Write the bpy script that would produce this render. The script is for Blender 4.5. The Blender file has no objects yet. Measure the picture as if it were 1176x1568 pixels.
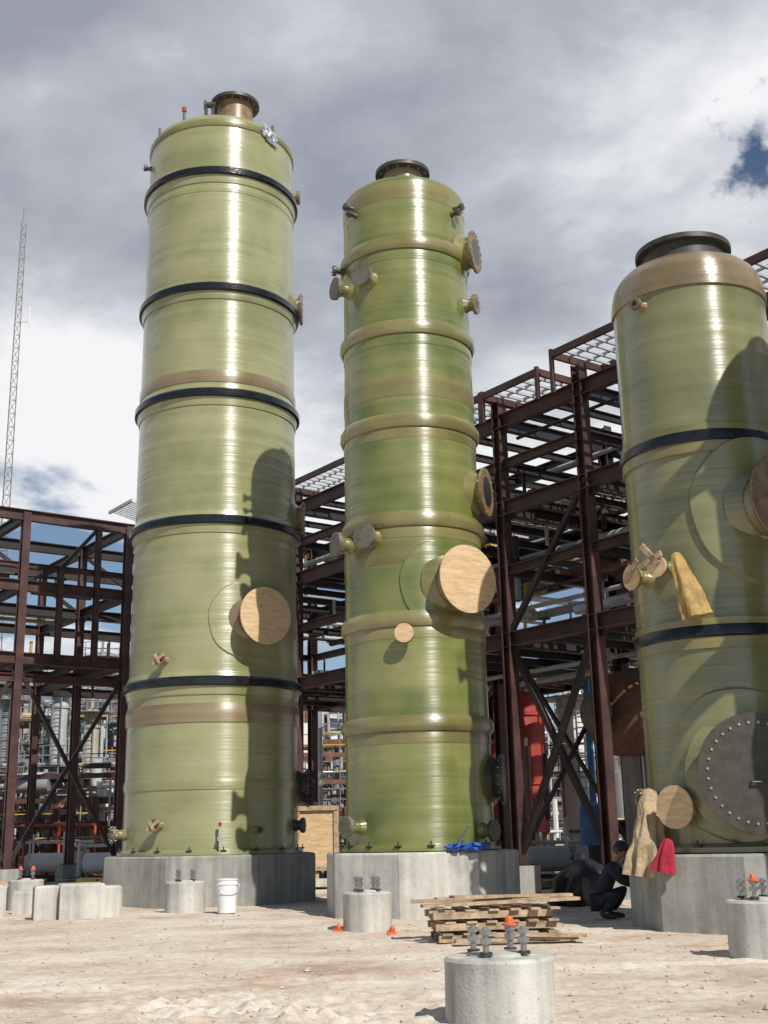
import bpy, math, random
from mathutils import Vector, Matrix, noise
random.seed(7)
rad=math.radians
scene=bpy.context.scene
V=Vector

# ------------------------------------------------------------------ materials
def new_mat(name):
    m=bpy.data.materials.new(name); m.use_nodes=True
    nt=m.node_tree; b=nt.nodes['Principled BSDF']
    return m,nt,b
def N(nt,t,**k):
    n=nt.nodes.new(t)
    for a,v in k.items(): setattr(n,a,v)
    return n
def simple(name,col,rough=.6,metal=0,var=.25,scale=3.0,bump=.0,bscale=30,dirt=None):
    m,nt,b=new_mat(name); L=nt.links
    tc=N(nt,'ShaderNodeTexCoord')
    n1=N(nt,'ShaderNodeTexNoise'); n1.inputs['Scale'].default_value=scale; n1.inputs['Detail'].default_value=5; n1.inputs['Roughness'].default_value=.65
    L.new(tc.outputs['Object'],n1.inputs['Vector'])
    r=N(nt,'ShaderNodeValToRGB')
    c=V(col)
    lo=c*(1-var); hi=c*(1+var)
    if dirt: lo=V(dirt)
    r.color_ramp.elements[0].position=.34; r.color_ramp.elements[1].position=.66
    r.color_ramp.elements[0].color=(*lo,1); r.color_ramp.elements[1].color=(*hi,1)
    L.new(n1.outputs['Fac'],r.inputs['Fac']); L.new(r.outputs['Color'],b.inputs['Base Color'])
    b.inputs['Roughness'].default_value=rough; b.inputs['Metallic'].default_value=metal
    if bump>0:
        n2=N(nt,'ShaderNodeTexNoise'); n2.inputs['Scale'].default_value=bscale; n2.inputs['Detail'].default_value=4
        L.new(tc.outputs['Object'],n2.inputs['Vector'])
        bp=N(nt,'ShaderNodeBump'); bp.inputs['Strength'].default_value=bump; bp.inputs['Distance'].default_value=.03
        L.new(n2.outputs['Fac'],bp.inputs['Height']); L.new(bp.outputs['Normal'],b.inputs['Normal'])
    return m

def grp(name,c1,c2,c3,rough=.36,seed=0.0,coat=.6):
    """filament wound glass-fibre laminate: horizontal winding bands under glossy resin"""
    m,nt,b=new_mat(name); L=nt.links
    tc=N(nt,'ShaderNodeTexCoord')
    def nz(sx,sz,scale,detail=3,off=0):
        mp=N(nt,'ShaderNodeMapping'); mp.inputs['Scale'].default_value=(sx,sx,sz); mp.inputs['Location'].default_value=(off,off,off+seed)
        n=N(nt,'ShaderNodeTexNoise'); n.inputs['Scale'].default_value=scale; n.inputs['Detail'].default_value=detail
        L.new(tc.outputs['Object'],mp.inputs['Vector']); L.new(mp.outputs['Vector'],n.inputs['Vector']); return n
    big=nz(.02,.45,1.0,2,3)
    bands=nz(.10,4.2,1.0,3,9)
    patch=nz(1,1,.9,7,5)
    fine=nz(.4,20,1.0,2,1)
    r=N(nt,'ShaderNodeValToRGB'); e=r.color_ramp.elements
    e[0].position=.38; e[0].color=(*c1,1); e[1].position=.64; e[1].color=(*c3,1)
    k=e.new(.5); k.color=(*c2,1)
    a=N(nt,'ShaderNodeMath',operation='MULTIPLY_ADD'); L.new(bands.outputs['Fac'],a.inputs[0]); a.inputs[1].default_value=.27
    a2=N(nt,'ShaderNodeMath',operation='MULTIPLY_ADD'); L.new(big.outputs['Fac'],a2.inputs[0]); a2.inputs[1].default_value=.52
    a3=N(nt,'ShaderNodeMath',operation='MULTIPLY_ADD'); L.new(patch.outputs['Fac'],a3.inputs[0]); a3.inputs[1].default_value=.50; a3.inputs[2].default_value=-.145
    L.new(a3.outputs[0],a2.inputs[2]); L.new(a2.outputs[0],a.inputs[2]); L.new(a.outputs[0],r.inputs['Fac'])
    L.new(r.outputs['Color'],b.inputs['Base Color'])
    s=N(nt,'ShaderNodeMath',operation='MULTIPLY_ADD'); L.new(patch.outputs['Fac'],s.inputs[0]); s.inputs[1].default_value=.5; L.new(bands.outputs['Fac'],s.inputs[2])
    s2=N(nt,'ShaderNodeMath',operation='MULTIPLY_ADD'); L.new(fine.outputs['Fac'],s2.inputs[0]); s2.inputs[1].default_value=.22; L.new(s.outputs[0],s2.inputs[2])
    bp=N(nt,'ShaderNodeBump'); bp.inputs['Strength'].default_value=.75; bp.inputs['Distance'].default_value=.032
    L.new(s2.outputs[0],bp.inputs['Height']); L.new(bp.outputs['Normal'],b.inputs['Normal']); L.new(bp.outputs['Normal'],b.inputs['Coat Normal'])
    b.inputs['Roughness'].default_value=rough
    b.inputs['Anisotropic'].default_value=.85; b.inputs['Anisotropic Rotation'].default_value=.25
    tg=N(nt,'ShaderNodeTangent',direction_type='RADIAL',axis='Z'); L.new(tg.outputs[0],b.inputs['Tangent'])
    b.inputs['Specular IOR Level'].default_value=.9
    b.inputs['Coat Weight'].default_value=coat; b.inputs['Coat Roughness'].default_value=.17; b.inputs['Coat IOR'].default_value=1.5
    return m

def plywood(name='plywood'):
    m,nt,b=new_mat(name); L=nt.links
    tc=N(nt,'ShaderNodeTexCoord'); mp=N(nt,'ShaderNodeMapping'); mp.inputs['Scale'].default_value=(1.5,1.5,9)
    n=N(nt,'ShaderNodeTexNoise'); n.inputs['Scale'].default_value=1.6; n.inputs['Detail'].default_value=5; n.inputs['Distortion'].default_value=1.2
    L.new(tc.outputs['Object'],mp.inputs[0]); L.new(mp.outputs[0],n.inputs['Vector'])
    r=N(nt,'ShaderNodeValToRGB'); e=r.color_ramp.elements
    e[0].position=.3; e[0].color=(.46,.31,.165,1); e[1].position=.65; e[1].color=(.63,.46,.275,1)
    L.new(n.outputs['Fac'],r.inputs['Fac']); L.new(r.outputs['Color'],b.inputs['Base Color']); b.inputs['Roughness'].default_value=.75
    return m

M={}
M['t1']=grp('grp_pale',(.20,.205,.085),(.262,.265,.125),(.315,.31,.165),.36,0)
M['t2']=grp('grp_green',(.092,.118,.020),(.158,.175,.043),(.24,.235,.085),.36,4.3)
M['t3']=grp('grp_olive',(.125,.132,.050),(.172,.178,.075),(.22,.22,.105),.36,8.1)
M['lap_brown']=grp('grp_lap_brown',(.15,.11,.05),(.205,.155,.078),(.25,.205,.115),.38,2)
M['lap_olive']=grp('grp_lap_olive',(.125,.115,.033),(.185,.167,.055),(.245,.22,.082),.38,6)
M['rubber']=simple('black_coating',(.012,.012,.015),.2,0,.4,5,.2,20)
M['ply']=plywood()
M['lumber']=simple('lumber',(.38,.28,.185),.8,0,.4,6,.3,25)
M['gray_flange']=simple('gray_flange',(.13,.12,.095),.5,0,.3,5)
M['brown_flange']=simple('resin_flange',(.20,.14,.07),.4,0,.35,5)
M['dark_flange']=simple('dark_flange',(.05,.045,.035),.45,0,.3,5)
M['bolt']=simple('bolt_steel',(.35,.35,.36),.4,.8,.2)
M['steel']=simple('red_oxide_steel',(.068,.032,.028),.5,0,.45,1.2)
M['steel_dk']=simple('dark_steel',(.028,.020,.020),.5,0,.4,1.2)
M['galv']=simple('galvanised',(.50,.52,.54),.45,.3,.15,4)
M['pipe_tan']=simple('primed_pipe',(.38,.29,.15),.5,0,.25)
M['pipe_rust']=simple('rusty_pipe',(.15,.07,.042),.6,0,.35)
M['white']=simple('white_paint',(.68,.68,.66),.5,0,.10,1)
M['lgray']=simple('light_gray_paint',(.38,.40,.41),.5,0,.18,1)
M['mgray']=simple('mid_gray_paint',(.20,.215,.23),.5,0,.25,1)
M['beige']=simple('beige_paint',(.40,.35,.27),.6,0,.2,1)
M['red']=simple('red_paint',(.30,.032,.022),.5,0,.3,2)
M['scaf']=simple('red_scaffold_paint',(.40,.075,.03),.55,0,.3,2)
M['blue']=simple('blue_paint',(.03,.14,.35),.45,0,.2,2)
M['yellow']=simple('yellow_paint',(.55,.36,.04),.5,0,.2,2)
M['orange']=simple('orange_plastic',(.62,.12,.03),.5,0,.15,3)
M['cloth']=simple('tan_canvas',(.36,.24,.09),.9,0,.3,5,.3,20)
M['jacket']=simple('beige_canvas',(.42,.32,.20),.9,0,.35,3,.5,16)
M['navy']=simple('dark_workwear',(.022,.025,.035),.85,0,.3,6,.2,25)
M['skin']=simple('skin',(.36,.19,.12),.5,0,.08,8)
M['boot']=simple('leather_boot',(.06,.035,.02),.6,0,.3,8)
M['eye']=simple('dark_eye',(.02,.015,.01),.3,0,.1,8)
M['redcloth']=simple('red_cloth',(.32,.010,.035),.85,0,.3,5)
M['bluecloth']=simple('blue_tarp',(.02,.08,.34),.5,0,.3,5)
M['blackplastic']=simple('black_plastic',(.02,.02,.022),.35,0,.3,5)
M['foil']=simple('foil',(.6,.62,.65),.3,.8,.2,8)
M['bucket']=simple('bucket_plastic',(.72,.74,.76),.35,0,.05,3)

def concrete(name,col):
    m,nt,b=new_mat(name); L=nt.links
    tc=N(nt,'ShaderNodeTexCoord')
    n1=N(nt,'ShaderNodeTexNoise'); n1.inputs['Scale'].default_value=1.3; n1.inputs['Detail'].default_value=8; n1.inputs['Roughness'].default_value=.7
    mp=N(nt,'ShaderNodeMapping'); mp.inputs['Scale'].default_value=(3.5,3.5,.25)
    n2=N(nt,'ShaderNodeTexNoise'); n2.inputs['Scale'].default_value=1.5; n2.inputs['Detail'].default_value=4
    v=N(nt,'ShaderNodeTexVoronoi'); v.inputs['Scale'].default_value=9
    n3=N(nt,'ShaderNodeTexNoise'); n3.inputs['Scale'].default_value=45; n3.inputs['Detail'].default_value=4
    for n in (n1,v,n3): L.new(tc.outputs['Object'],n.inputs['Vector'])
    L.new(tc.outputs['Object'],mp.inputs[0]); L.new(mp.outputs[0],n2.inputs['Vector'])
    a=N(nt,'ShaderNodeMath',operation='MULTIPLY_ADD'); a.inputs[1].default_value=.45
    L.new(n2.outputs['Fac'],a.inputs[0]); 
    h=N(nt,'ShaderNodeMath',operation='MULTIPLY'); h.inputs[1].default_value=.55; L.new(n1.outputs['Fac'],h.inputs[0]); L.new(h.outputs[0],a.inputs[2])
    r=N(nt,'ShaderNodeValToRGB'); e=r.color_ramp.elements; c=V(col)
    e[0].position=.36; e[0].color=(*(c*.6),1); e[1].position=.62; e[1].color=(*(c*1.15),1)
    L.new(a.outputs[0],r.inputs['Fac'])
    lt=N(nt,'ShaderNodeMapRange'); lt.inputs['From Min'].default_value=.06; lt.inputs['From Max'].default_value=.11; L.new(v.outputs['Distance'],lt.inputs['Value'])
    lt.inputs['To Min'].default_value=.6
    mx=N(nt,'ShaderNodeVectorMath',operation='SCALE'); L.new(r.outputs['Color'],mx.inputs[0]); L.new(lt.outputs[0],mx.inputs['Scale'])
    L.new(mx.outputs[0],b.inputs['Base Color']); b.inputs['Roughness'].default_value=.9
    bp=N(nt,'ShaderNodeBump'); bp.inputs['Strength'].default_value=.4; bp.inputs['Distance'].default_value=.02
    L.new(n3.outputs['Fac'],bp.inputs['Height']); L.new(bp.outputs['Normal'],b.inputs['Normal'])
    return m
M['conc']=concrete('concrete_gray',(.31,.31,.285))
M['conc_w']=concrete('concrete_pale',(.49,.48,.44))

# ------------------------------------------------------------------ mesh builder
class MB:
    def __init__(s): s.v=[];s.f=[];s.m=[];s.mats=[]
    def mi(s,m):
        if m not in s.mats: s.mats.append(m)
        return s.mats.index(m)
    def add(s,vs,fs,m):
        o=len(s.v); k=s.mi(m); s.v+= [tuple(p) for p in vs]
        for f in fs: s.f.append([i+o for i in f]); s.m.append(k)
    def box(s,c,dx,dy,dz,m,R=None,jit=0):
        c=V(c); vs=[]
        for z in(-1,1):
            for y in(-1,1):
                for x in(-1,1):
                    p=V((x*dx/2,y*dy/2,z*dz/2))
                    if jit: p+=V((random.uniform(-jit,jit),random.uniform(-jit,jit),random.uniform(-jit,jit)))
                    if R: p=R@p
                    vs.append(c+p)
        s.add(vs,[(0,2,3,1),(4,5,7,6),(0,1,5,4),(2,6,7,3),(0,4,6,2),(1,3,7,5)],m)
    def frame(s,d,up=(0,0,1)):
        d=V(d).normalized(); up=V(up)
        if abs(d.dot(up))>.98: up=V((.59,-.807,0))
        x=d.cross(up).normalized(); y=x.cross(d).normalized()
        return d,x,y
    def tube(s,p1,p2,r1,r2=None,n=12,m='steel',caps=True):
        if r2 is None: r2=r1
        p1=V(p1);p2=V(p2); d,x,y=s.frame(p2-p1)
        vs=[]
        for p,r in((p1,r1),(p2,r2)):
            for i in range(n):
                a=2*math.pi*i/n; vs.append(p+x*r*math.cos(a)+y*r*math.sin(a))
        fs=[(i,(i+1)%n,(i+1)%n+n,i+n) for i in range(n)]
        if caps: fs+= [tuple(range(n-1,-1,-1)),tuple(range(n,2*n))]
        s.add(vs,fs,m)
    def bar(s,p1,p2,w,h,m):
        p1=V(p1);p2=V(p2); d,x,y=s.frame(p2-p1)
        vs=[]
        for p in(p1,p2):
            for a,b in((-1,-1),(1,-1),(1,1),(-1,1)): vs.append(p+x*a*w/2+y*b*h/2)
        s.add(vs,[(0,1,2,3)[::-1],(4,5,6,7),(0,1,5,4),(1,2,6,5),(2,3,7,6),(3,0,4,7)],m)
    def ibeam(s,p1,p2,w,h,m,t=.03):
        p1=V(p1);p2=V(p2); d,x,y=s.frame(p2-p1)
        for o in(-1,1):
            q=y*o*(h/2-t/2); s.bar(p1+q,p2+q,w,t,m)
        s.bar(p1,p2,t*.7,h-2*t,m)
    def lathe(s,prof,m,o=(0,0,0),n=96,phase=0,fold=None):
        o=V(o); vs=[]; k=len(prof)
        for r,z in prof:
            for i in range(n):
                a=2*math.pi*i/n+phase
                rr=r*(fold(a,z) if fold else 1)
                vs.append(o+V((rr*math.cos(a),rr*math.sin(a),z)))
        fs=[]
        for j in range(k-1):
            for i in range(n):
                fs.append((j*n+i,j*n+(i+1)%n,(j+1)*n+(i+1)%n,(j+1)*n+i))
        if prof[0][0]>1e-4: fs.append(tuple(range(n-1,-1,-1)))
        if prof[-1][0]>1e-4: fs.append(tuple((k-1)*n+i for i in range(n)))
        s.add(vs,fs,m)
    def build(s,name,loc=(0,0,0),rot=None,smooth=True,ang=35):
        me=bpy.data.meshes.new(name); me.from_pydata(s.v,[],s.f)
        for k in s.mats: me.materials.append(M[k])
        me.polygons.foreach_set('material_index',s.m)
        if smooth:
            me.polygons.foreach_set('use_smooth',[True]*len(s.f))
            me.set_sharp_from_angle(angle=rad(ang))
        me.update()
        ob=bpy.data.objects.new(name,me); scene.collection.objects.link(ob); ob.location=loc
        if rot: ob.rotation_euler=rot
        return ob

# ------------------------------------------------------------------ tank helpers
def adir(a): return V((math.cos(a),math.sin(a),0))
def nozzle(b,R,a,z,L,rn,rf,neck,flange,cover=None,bolts=12,n=28,th=.06):
    d=adir(a); z=V((0,0,z)); t=d.cross(V((0,0,1))); u=V((0,0,1))
    b.tube(z+d*(R-.12),z+d*(R+L),rn,rn,n,neck)
    b.tube(z+d*(R-.12),z+d*(R+.10),rn*1.35+.05,rn*1.02,n,neck,False)
    b.tube(z+d*(R+L),z+d*(R+L+th),rf,rf,n,flange)
    b.tube(z+d*(R+L-.12),z+d*(R+L),rn*1.02,rn+(rf-rn)*.4,n,neck,False)
    if cover:
        b.tube(z+d*(R+L+th+.002),z+d*(R+L+th+.035),rf*1.03,rf*1.03,n+12,cover)
    else:
        b.tube(z+d*(R+L+th-.01),z+d*(R+L+th+.004),rn*.86,rn*.86,n,'blackplastic')
    for i in range(bolts):
        q=2*math.pi*i/bolts+.1; p=z+(t*math.cos(q)+u*math.sin(q))*rf*.86
        br=max(.010,rf*.026); out=th+(.035 if not cover else (.0 if cover=='ply' else .055))
        b.tube(p+d*(R+L-.05),p+d*(R+L+out),br,br,6,'bolt')
def pad(b,R,a0,z0,rho,m,off=.045):
    vs=[];fs=[];nt=48;rs=[0.02,.3,.6,.85,.955,1.0]
    for j,q in enumerate(rs):
        for i in range(nt):
            t=2*math.pi*i/nt; r=q*rho*(1+.012*math.sin(3*t+z0)+.01*math.sin(7*t)); a=a0+r*math.cos(t)/R
            rr=R+(off if j<5 else -.02); vs.append((rr*math.cos(a),rr*math.sin(a),z0+r*math.sin(t)))
    for j in range(5):
        for i in range(nt): fs.append((j*nt+i,j*nt+(i+1)%nt,(j+1)*nt+(i+1)%nt,(j+1)*nt+i))
    b.add(vs,fs,m)
DOME=((.985,.12),(.95,.26),(.88,.4),(.75,.56),(.5,.78),(.25,.93),(0,1.0))
def body(b,R0,z0,R1,z1,rise,m,dome=DOME):
    p=[(R0,z0)]; k=24
    for i in range(1,k+1): p.append((R0+(R1-R0)*i/k,z0+(z1-z0)*i/k))
    for f,h in dome: p.append((R1*f,z1+rise*h))
    b.lathe(p,m,n=128)
def band_black(b,R,z,h=.24,p=.15,under='t1'):
    b.lathe([(R-.03,z-h*.75),(R+p*.55,z-h*.5),(R+p,z-h*.38),(R+p,z+h*.3),(R+p*.75,z+h*.5),(R-.03,z+h*.52)],'rubber',n=128)
    b.lathe([(R-.02,z-h*1.5),(R+.03,z-h*1.45),(R+p*.5,z-h*.52),(R-.02,z-h*.5)],under,n=128)
    b.lathe([(R-.02,z+h*.53),(R+p*.45,z+h*.54),(R+.03,z+h*1.1),(R-.02,z+h*1.15)],under,n=128)
def band_lap(b,R,z,h,p,m):
    b.lathe([(R-.02,z-h*.5),(R+p*.5,z-h*.47),(R+p,z-h*.2),(R+p,z+h*.22),(R+p*.4,z+h*.5),(R-.02,z+h*.53)],m,n=128)
def octo(b,ap,h,m,ph=0):
    r=ap/math.cos(math.pi/8)
    b.lathe([(r,-.15),(r,h-.04),(r-.04,h)],m,n=8,phase=math.pi/8+ph)
def lugs(b,R,z,n=16):
    for i in range(n):
        a=2*math.pi*i/n+.1; d=adir(a); Rm=Matrix.Rotation(a,3,'Z')
        b.box(d*(R+.1)+V((0,0,z+.04)),.14,.14,.03,'dark_flange',Rm)
        b.tube(d*(R+.12)+V((0,0,z-.02)),d*(R+.12)+V((0,0,z+.13)),.018,None,6,'dark_flange')
def facing(x,y): return math.atan2(-y,-x)
OCT=rad(9)

# ---------------- left column
def column_a(x,y):
    b=MB(); f=facing(x,y); F=lambda d:f+rad(d)
    z0,z1=1.23,22.2; Ra,Rb=2.35,2.2
    R=lambda z:Ra+(Rb-Ra)*(z-z0)/(z1-z0)
    octo(b,2.72,1.2,'conc',OCT)
    body(b,Ra,z0,Rb,z1,.95,'t1')
    b.lathe([(Ra-.03,z0-.03),(Ra+.14,z0-.02),(Ra+.14,z0+.05),(Ra+.02,z0+.12),(Ra-.03,z0+.13)],'t1',n=128)
    lugs(b,Ra,z0+.05,18)
    for z in(5.57,9.92,13.57,16.78,20.50): band_black(b,R(z),z)
    band_lap(b,R(2.95),2.95,.28,.035,'t1'); band_lap(b,R(4.75),4.75,.5,.05,'lap_brown')
    band_lap(b,R(14.05),14.08,.36,.035,'lap_brown')
    band_lap(b,R(19.9),19.95,.2,.02,'t1')
    band_lap(b,R(22.1),22.15,.22,.05,'lap_olive')
    o=V((.5,-.9,-.12))
    b.lathe([(.62,22.6),(.55,23.1),(.55,23.6)],'brown_flange',o,48)
    b.lathe([(.53,23.59),(.75,23.60),(.75,23.70),(.53,23.71)],'dark_flange',o,48)
    for i in range(16):
        q=o+adir(i*math.pi/8)*.66; b.tube(q+V((0,0,23.53)),q+V((0,0,23.78)),.02,None,6,'bolt')
    for k in(-.5,.2):
        b.tube((-.15+k*.3,-1.5,22.6),(-.15+k*.3,-1.5,23.2),.05,None,10,'dark_flange')
    b.tube((-.3,-1.5,23.2),(.0,-1.5,23.2),.09,None,12,'dark_flange'); b.tube((-.36,-1.5,23.2),(-.3,-1.5,23.2),.16,None,16,'gray_flange')
    b.tube((-1.0,-1.3,22.4),(-1.0,-1.3,23.12),.045,None,10,'gray_flange'); b.tube((-1.0,-1.3,23.12),(-1.0,-1.3,23.26),.07,None,10,'red')
    for px in(1.7,-1.75): b.tube((px,-1.2,22.2),(px,-1.2,22.62),.045,None,10,'gray_flange')
    pad(b,R(7.25),F(21),7.2,1.05,'t1'); nozzle(b,R(7.25),F(27.5),7.25,.5,.55,.74,'lap_brown','brown_flange','ply',20)
    for ph,z in((-33,6.15),(-33,1.95)):
        nozzle(b,R(z),F(ph),z,.22,.08,.16,'lap_brown','brown_flange',None,6)
        d=adir(F(ph)); Rm=Matrix.Rotation(F(ph),3,'Z')@Matrix.Rotation(rad(35),3,'X')
        b.box(d*(R(z)+.33)+V((0,0,z)),.05,.4,.09,'lumber',Rm)
        Rm=Matrix.Rotation(F(ph),3,'Z')@Matrix.Rotation(rad(-60),3,'X')
        b.box(d*(R(z)+.38)+V((0,0,z)),.04,.3,.07,'lumber',Rm)
    nozzle(b,Ra,F(-72),1.75,.3,.12,.22,'lap_brown','gray_flange',None,8)
    nozzle(b,Ra,F(28),1.8,.2,.05,.1,'lap_brown','gray_flange',None,4)
    nozzle(b,Ra,F(70),1.9,.2,.12,.2,'dark_flange','dark_flange',None,8)
    nozzle(b,Ra,F(5),1.6,.15,.04,.07,'lap_brown','lgray',None,4)
    b.tube(adir(F(5))*(Ra+.2)+V((0,0,1.4)),adir(F(5))*(Ra+.2)+V((0,0,1.9)),.03,None,8,'lgray'); b.tube(adir(F(5))*(Ra+.2)+V((0,0,1.9)),adir(F(5))*(Ra+.2)+V((0,0,2.0)),.04,None,8,'red')
    nozzle(b,R(17),F(84),17.1,.2,.34,.48,'lap_brown','brown_flange',None,14)
    nozzle(b,R(10),F(84),10.5,.2,.36,.5,'lap_brown','brown_flange',None,14)
    nozzle(b,R(20),F(84),20.9,.15,.12,.22,'lap_brown','brown_flange',None,8)
    nozzle(b,R(2.8),F(88),2.9,.25,.4,.52,'dark_flange','dark_flange',None,14)
    nozzle(b,R(21.3),F(-78),21.5,.15,.05,.1,'dark_flange','dark_flange',None,4)
    for i in range(22):
        a=F(33+random.random()*12); z=22.05+random.random()*.35-(a-F(33))*1.1
        p=adir(a)*(Rb+.07); b.box(p+V((0,0,z)),.02,.22,.16,'foil',Matrix.Rotation(a+random.uniform(-.5,.5),3,'Z')@Matrix.Rotation(random.uniform(-1,1),3,'X'),.03)
    return b.build('fiberglass_column',(x,y,0))
# ---------------- middle column
def column_b(x,y):
    b=MB(); f=facing(x,y); F=lambda d:f+rad(d)
    z0,z1=1.29,16.75; Ra,Rb=1.63,1.51
    R=lambda z:Ra+(Rb-Ra)*(z-z0)/(z1-z0)
    octo(b,1.98,1.25,'conc_w',OCT)
    body(b,Ra,z0,Rb,z1,.62,'t2')
    b.lathe([(Ra-.03,z0-.03),(Ra+.12,z0-.02),(Ra+.12,z0+.05),(Ra+.02,z0+.12),(Ra-.03,z0+.13)],'t2',n=128)
    lugs(b,Ra,z0+.05,16)
    for z in(3.88,6.12,8.36,10.68,12.97,15.13):
        band_lap(b,R(z),z,.34,.10,'lap_olive')
        band_lap(b,R(z),z-.28,.3,.02,'lap_olive' if z<12 else 't2')
    for z in(7.6,11.5,16.55): band_lap(b,R(z),z,.5,.015,'lap_olive')
    b.lathe([(.5,17.0),(.5,17.75)],'lap_brown',n=48)
    b.lathe([(.48,17.74),(.69,17.75),(.69,17.85),(.48,17.86)],'dark_flange',n=48)
    for i in range(14):
        q=adir(i*math.pi/7)*.61; b.tube(q+V((0,0,17.68)),q+V((0,0,17.92)),.018,None,6,'bolt')
    pad(b,R(7),F(24),6.9,1.0,'t2'); nozzle(b,R(7),F(34.5),6.93,.42,.56,.73,'lap_olive','brown_flange','ply',20)
    nozzle(b,R(5.8),F(-7),5.76,.22,.12,.2,'lap_olive','brown_flange','ply',8)
    for z in(14.28,7.97):
        nozzle(b,R(z),F(-33),z,.3,.16,.27,'lap_olive','gray_flange','gray_flange',10)
        nozzle(b,R(z),F(-62),z,.32,.16,.27,'lap_olive','gray_flange','gray_flange',10)
    nozzle(b,R(15),F(-74),14.95,.25,.07,.13,'dark_flange','dark_flange',None,6)
    nozzle(b,R(15.3),F(72),15.3,.25,.38,.52,'lap_olive','brown_flange',None,16)
    nozzle(b,R(14),F(70),13.9,.22,.14,.25,'lap_olive','brown_flange',None,10)
    nozzle(b,R(9),F(72),9.2,.22,.42,.57,'lap_olive','brown_flange',None,16)
    nozzle(b,R(2.7),F(82),2.75,.2,.42,.55,'dark_flange','dark_flange',None,16)
    nozzle(b,R(1.7),F(-50),1.78,.34,.13,.22,'t2','gray_flange','gray_flange',8)
    nozzle(b,R(1.7),F(54),1.65,.25,.13,.22,'t2','dark_flange',None,8)
    for ph,z in((-55,16.4),(-50,16.15),(55,16.3),(50,16.1)):
        nozzle(b,R(z),F(ph),z,.18,.04,.09,'dark_flange','dark_flange',None,4)
    return b.build('fiberglass_column',(x,y,0))
# ---------------- right column
def column_c(x,y):
    b=MB(); f=facing(x,y); F=lambda d:f+rad(d)
    z0,z1=1.24,11.35; R0=1.45
    octo(b,1.74,1.2,'conc',OCT)
    body(b,R0,z0,R0-.02,z1,1.0,'t3',((.985,.2),(.955,.36),(.9,.5),(.82,.62),(.72,.72),(.5,.86),(.25,.96),(0,1)))
    b.lathe([(R0-.03,z0-.03),(R0+.14,z0-.02),(R0+.14,z0+.06),(R0+.02,z0+.12),(R0-.03,z0+.13)],'t3',n=128)
    lugs(b,R0,z0+.05,16)
    band_black(b,R0,8.3,.2,.06,'lap_olive'); band_black(b,R0,4.83,.2,.06,'lap_olive')
    b.lathe([(R0-.04,11.2),(R0+.02,11.22),(R0+.02,11.36),(R0*.985+.01,11.56),(R0*.955+.012,11.73),(R0*.9+.012,11.87),(R0*.82+.01,11.99),(R0*.78,12.02)],'lap_brown',n=128)
    b.lathe([(.80,11.8),(.80,12.45)],'dark_flange',n=64)
    b.lathe([(.76,12.44),(.92,12.45),(.92,12.55),(.76,12.56)],'dark_flange',n=64)
    pad(b,R0,F(42),6.95,1.38,'t3',.07); nozzle(b,R0,F(42),7.0,.5,.56,.80,'t3','pipe_rust','brown_flange',22)
    pad(b,R0,F(8),2.6,1.28,'t3',.06); nozzle(b,R0,F(13),2.45,.3,.75,.93,'t3','dark_flange','dark_flange',32)
    d=adir(F(13)); t=d.cross(V((0,0,1))); q=d*(R0+.46)+V((0,0,2.3))
    b.tube(q+t*-.12,q+t*.12,.018,None,8,'dark_flange'); b.tube(q+t*-.12,q+t*-.12-d*.12,.018,None,8,'dark_flange'); b.tube(q+t*.12,q+t*.12-d*.12,.018,None,8,'dark_flange')
    nozzle(b,R0,F(-32),1.95,.25,.2,.34,'t3','brown_flange','ply',10)
    nozzle(b,R0,F(-60),2.1,.28,.1,.18,'t3','brown_flange',None,8)
    nozzle(b,R0,F(-34),11.0,.18,.06,.12,'lap_brown','brown_flange',None,6)
    nozzle(b,R0,F(-49),5.9,.3,.13,.22,'lap_olive','brown_flange','ply',8)
    nozzle(b,R0,F(-30),5.98,.3,.1,.18,'lap_olive','brown_flange','ply',8)
    for ph,zz,an in((-47,6.0,40),(-33,6.2,-50),(-33,6.1,20)):
        d=adir(F(ph)); Rm=Matrix.Rotation(F(ph),3,'Z')@Matrix.Rotation(rad(an),3,'X')
        b.box(d*(R0+.42)+V((0,0,zz)),.05,.5,.1,'lumber',Rm)
    return b.build('fiberglass_column',(x,y,0))
column_a(-4.86,33.5)
column_b(.65,27.2)
column_c(5.99,21.5)
# neighbour column just outside the picture; its shadow falls on the right-hand column
def column_d(x,y):
    b=MB(); R0=1.5
    octo(b,1.9,1.2,'conc',OCT); body(b,R0,1.24,R0,13.1,.6,'t3')
    for z in(4,7,10,12.4): band_lap(b,R0,z,.34,.1,'lap_olive')
    b.lathe([(.5,13.4),(.5,14.1)],'dark_flange',n=48); b.lathe([(.48,14.09),(.7,14.1),(.7,14.2),(.48,14.21)],'dark_flange',n=48)
    a=math.atan2(-.5,-.866)
    nozzle(b,R0,a,12.75,.5,.16,.3,'lap_olive','gray_flange',None,10)
    nozzle(b,R0,a-.25,11.9,.75,.13,.27,'lap_olive','gray_flange',None,10)
    nozzle(b,R0,a,9.0,.6,.3,.5,'lap_olive','gray_flange',None,12)
    return b.build('fiberglass_column',(x,y,0))
column_d(9.5,16.5)

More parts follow.
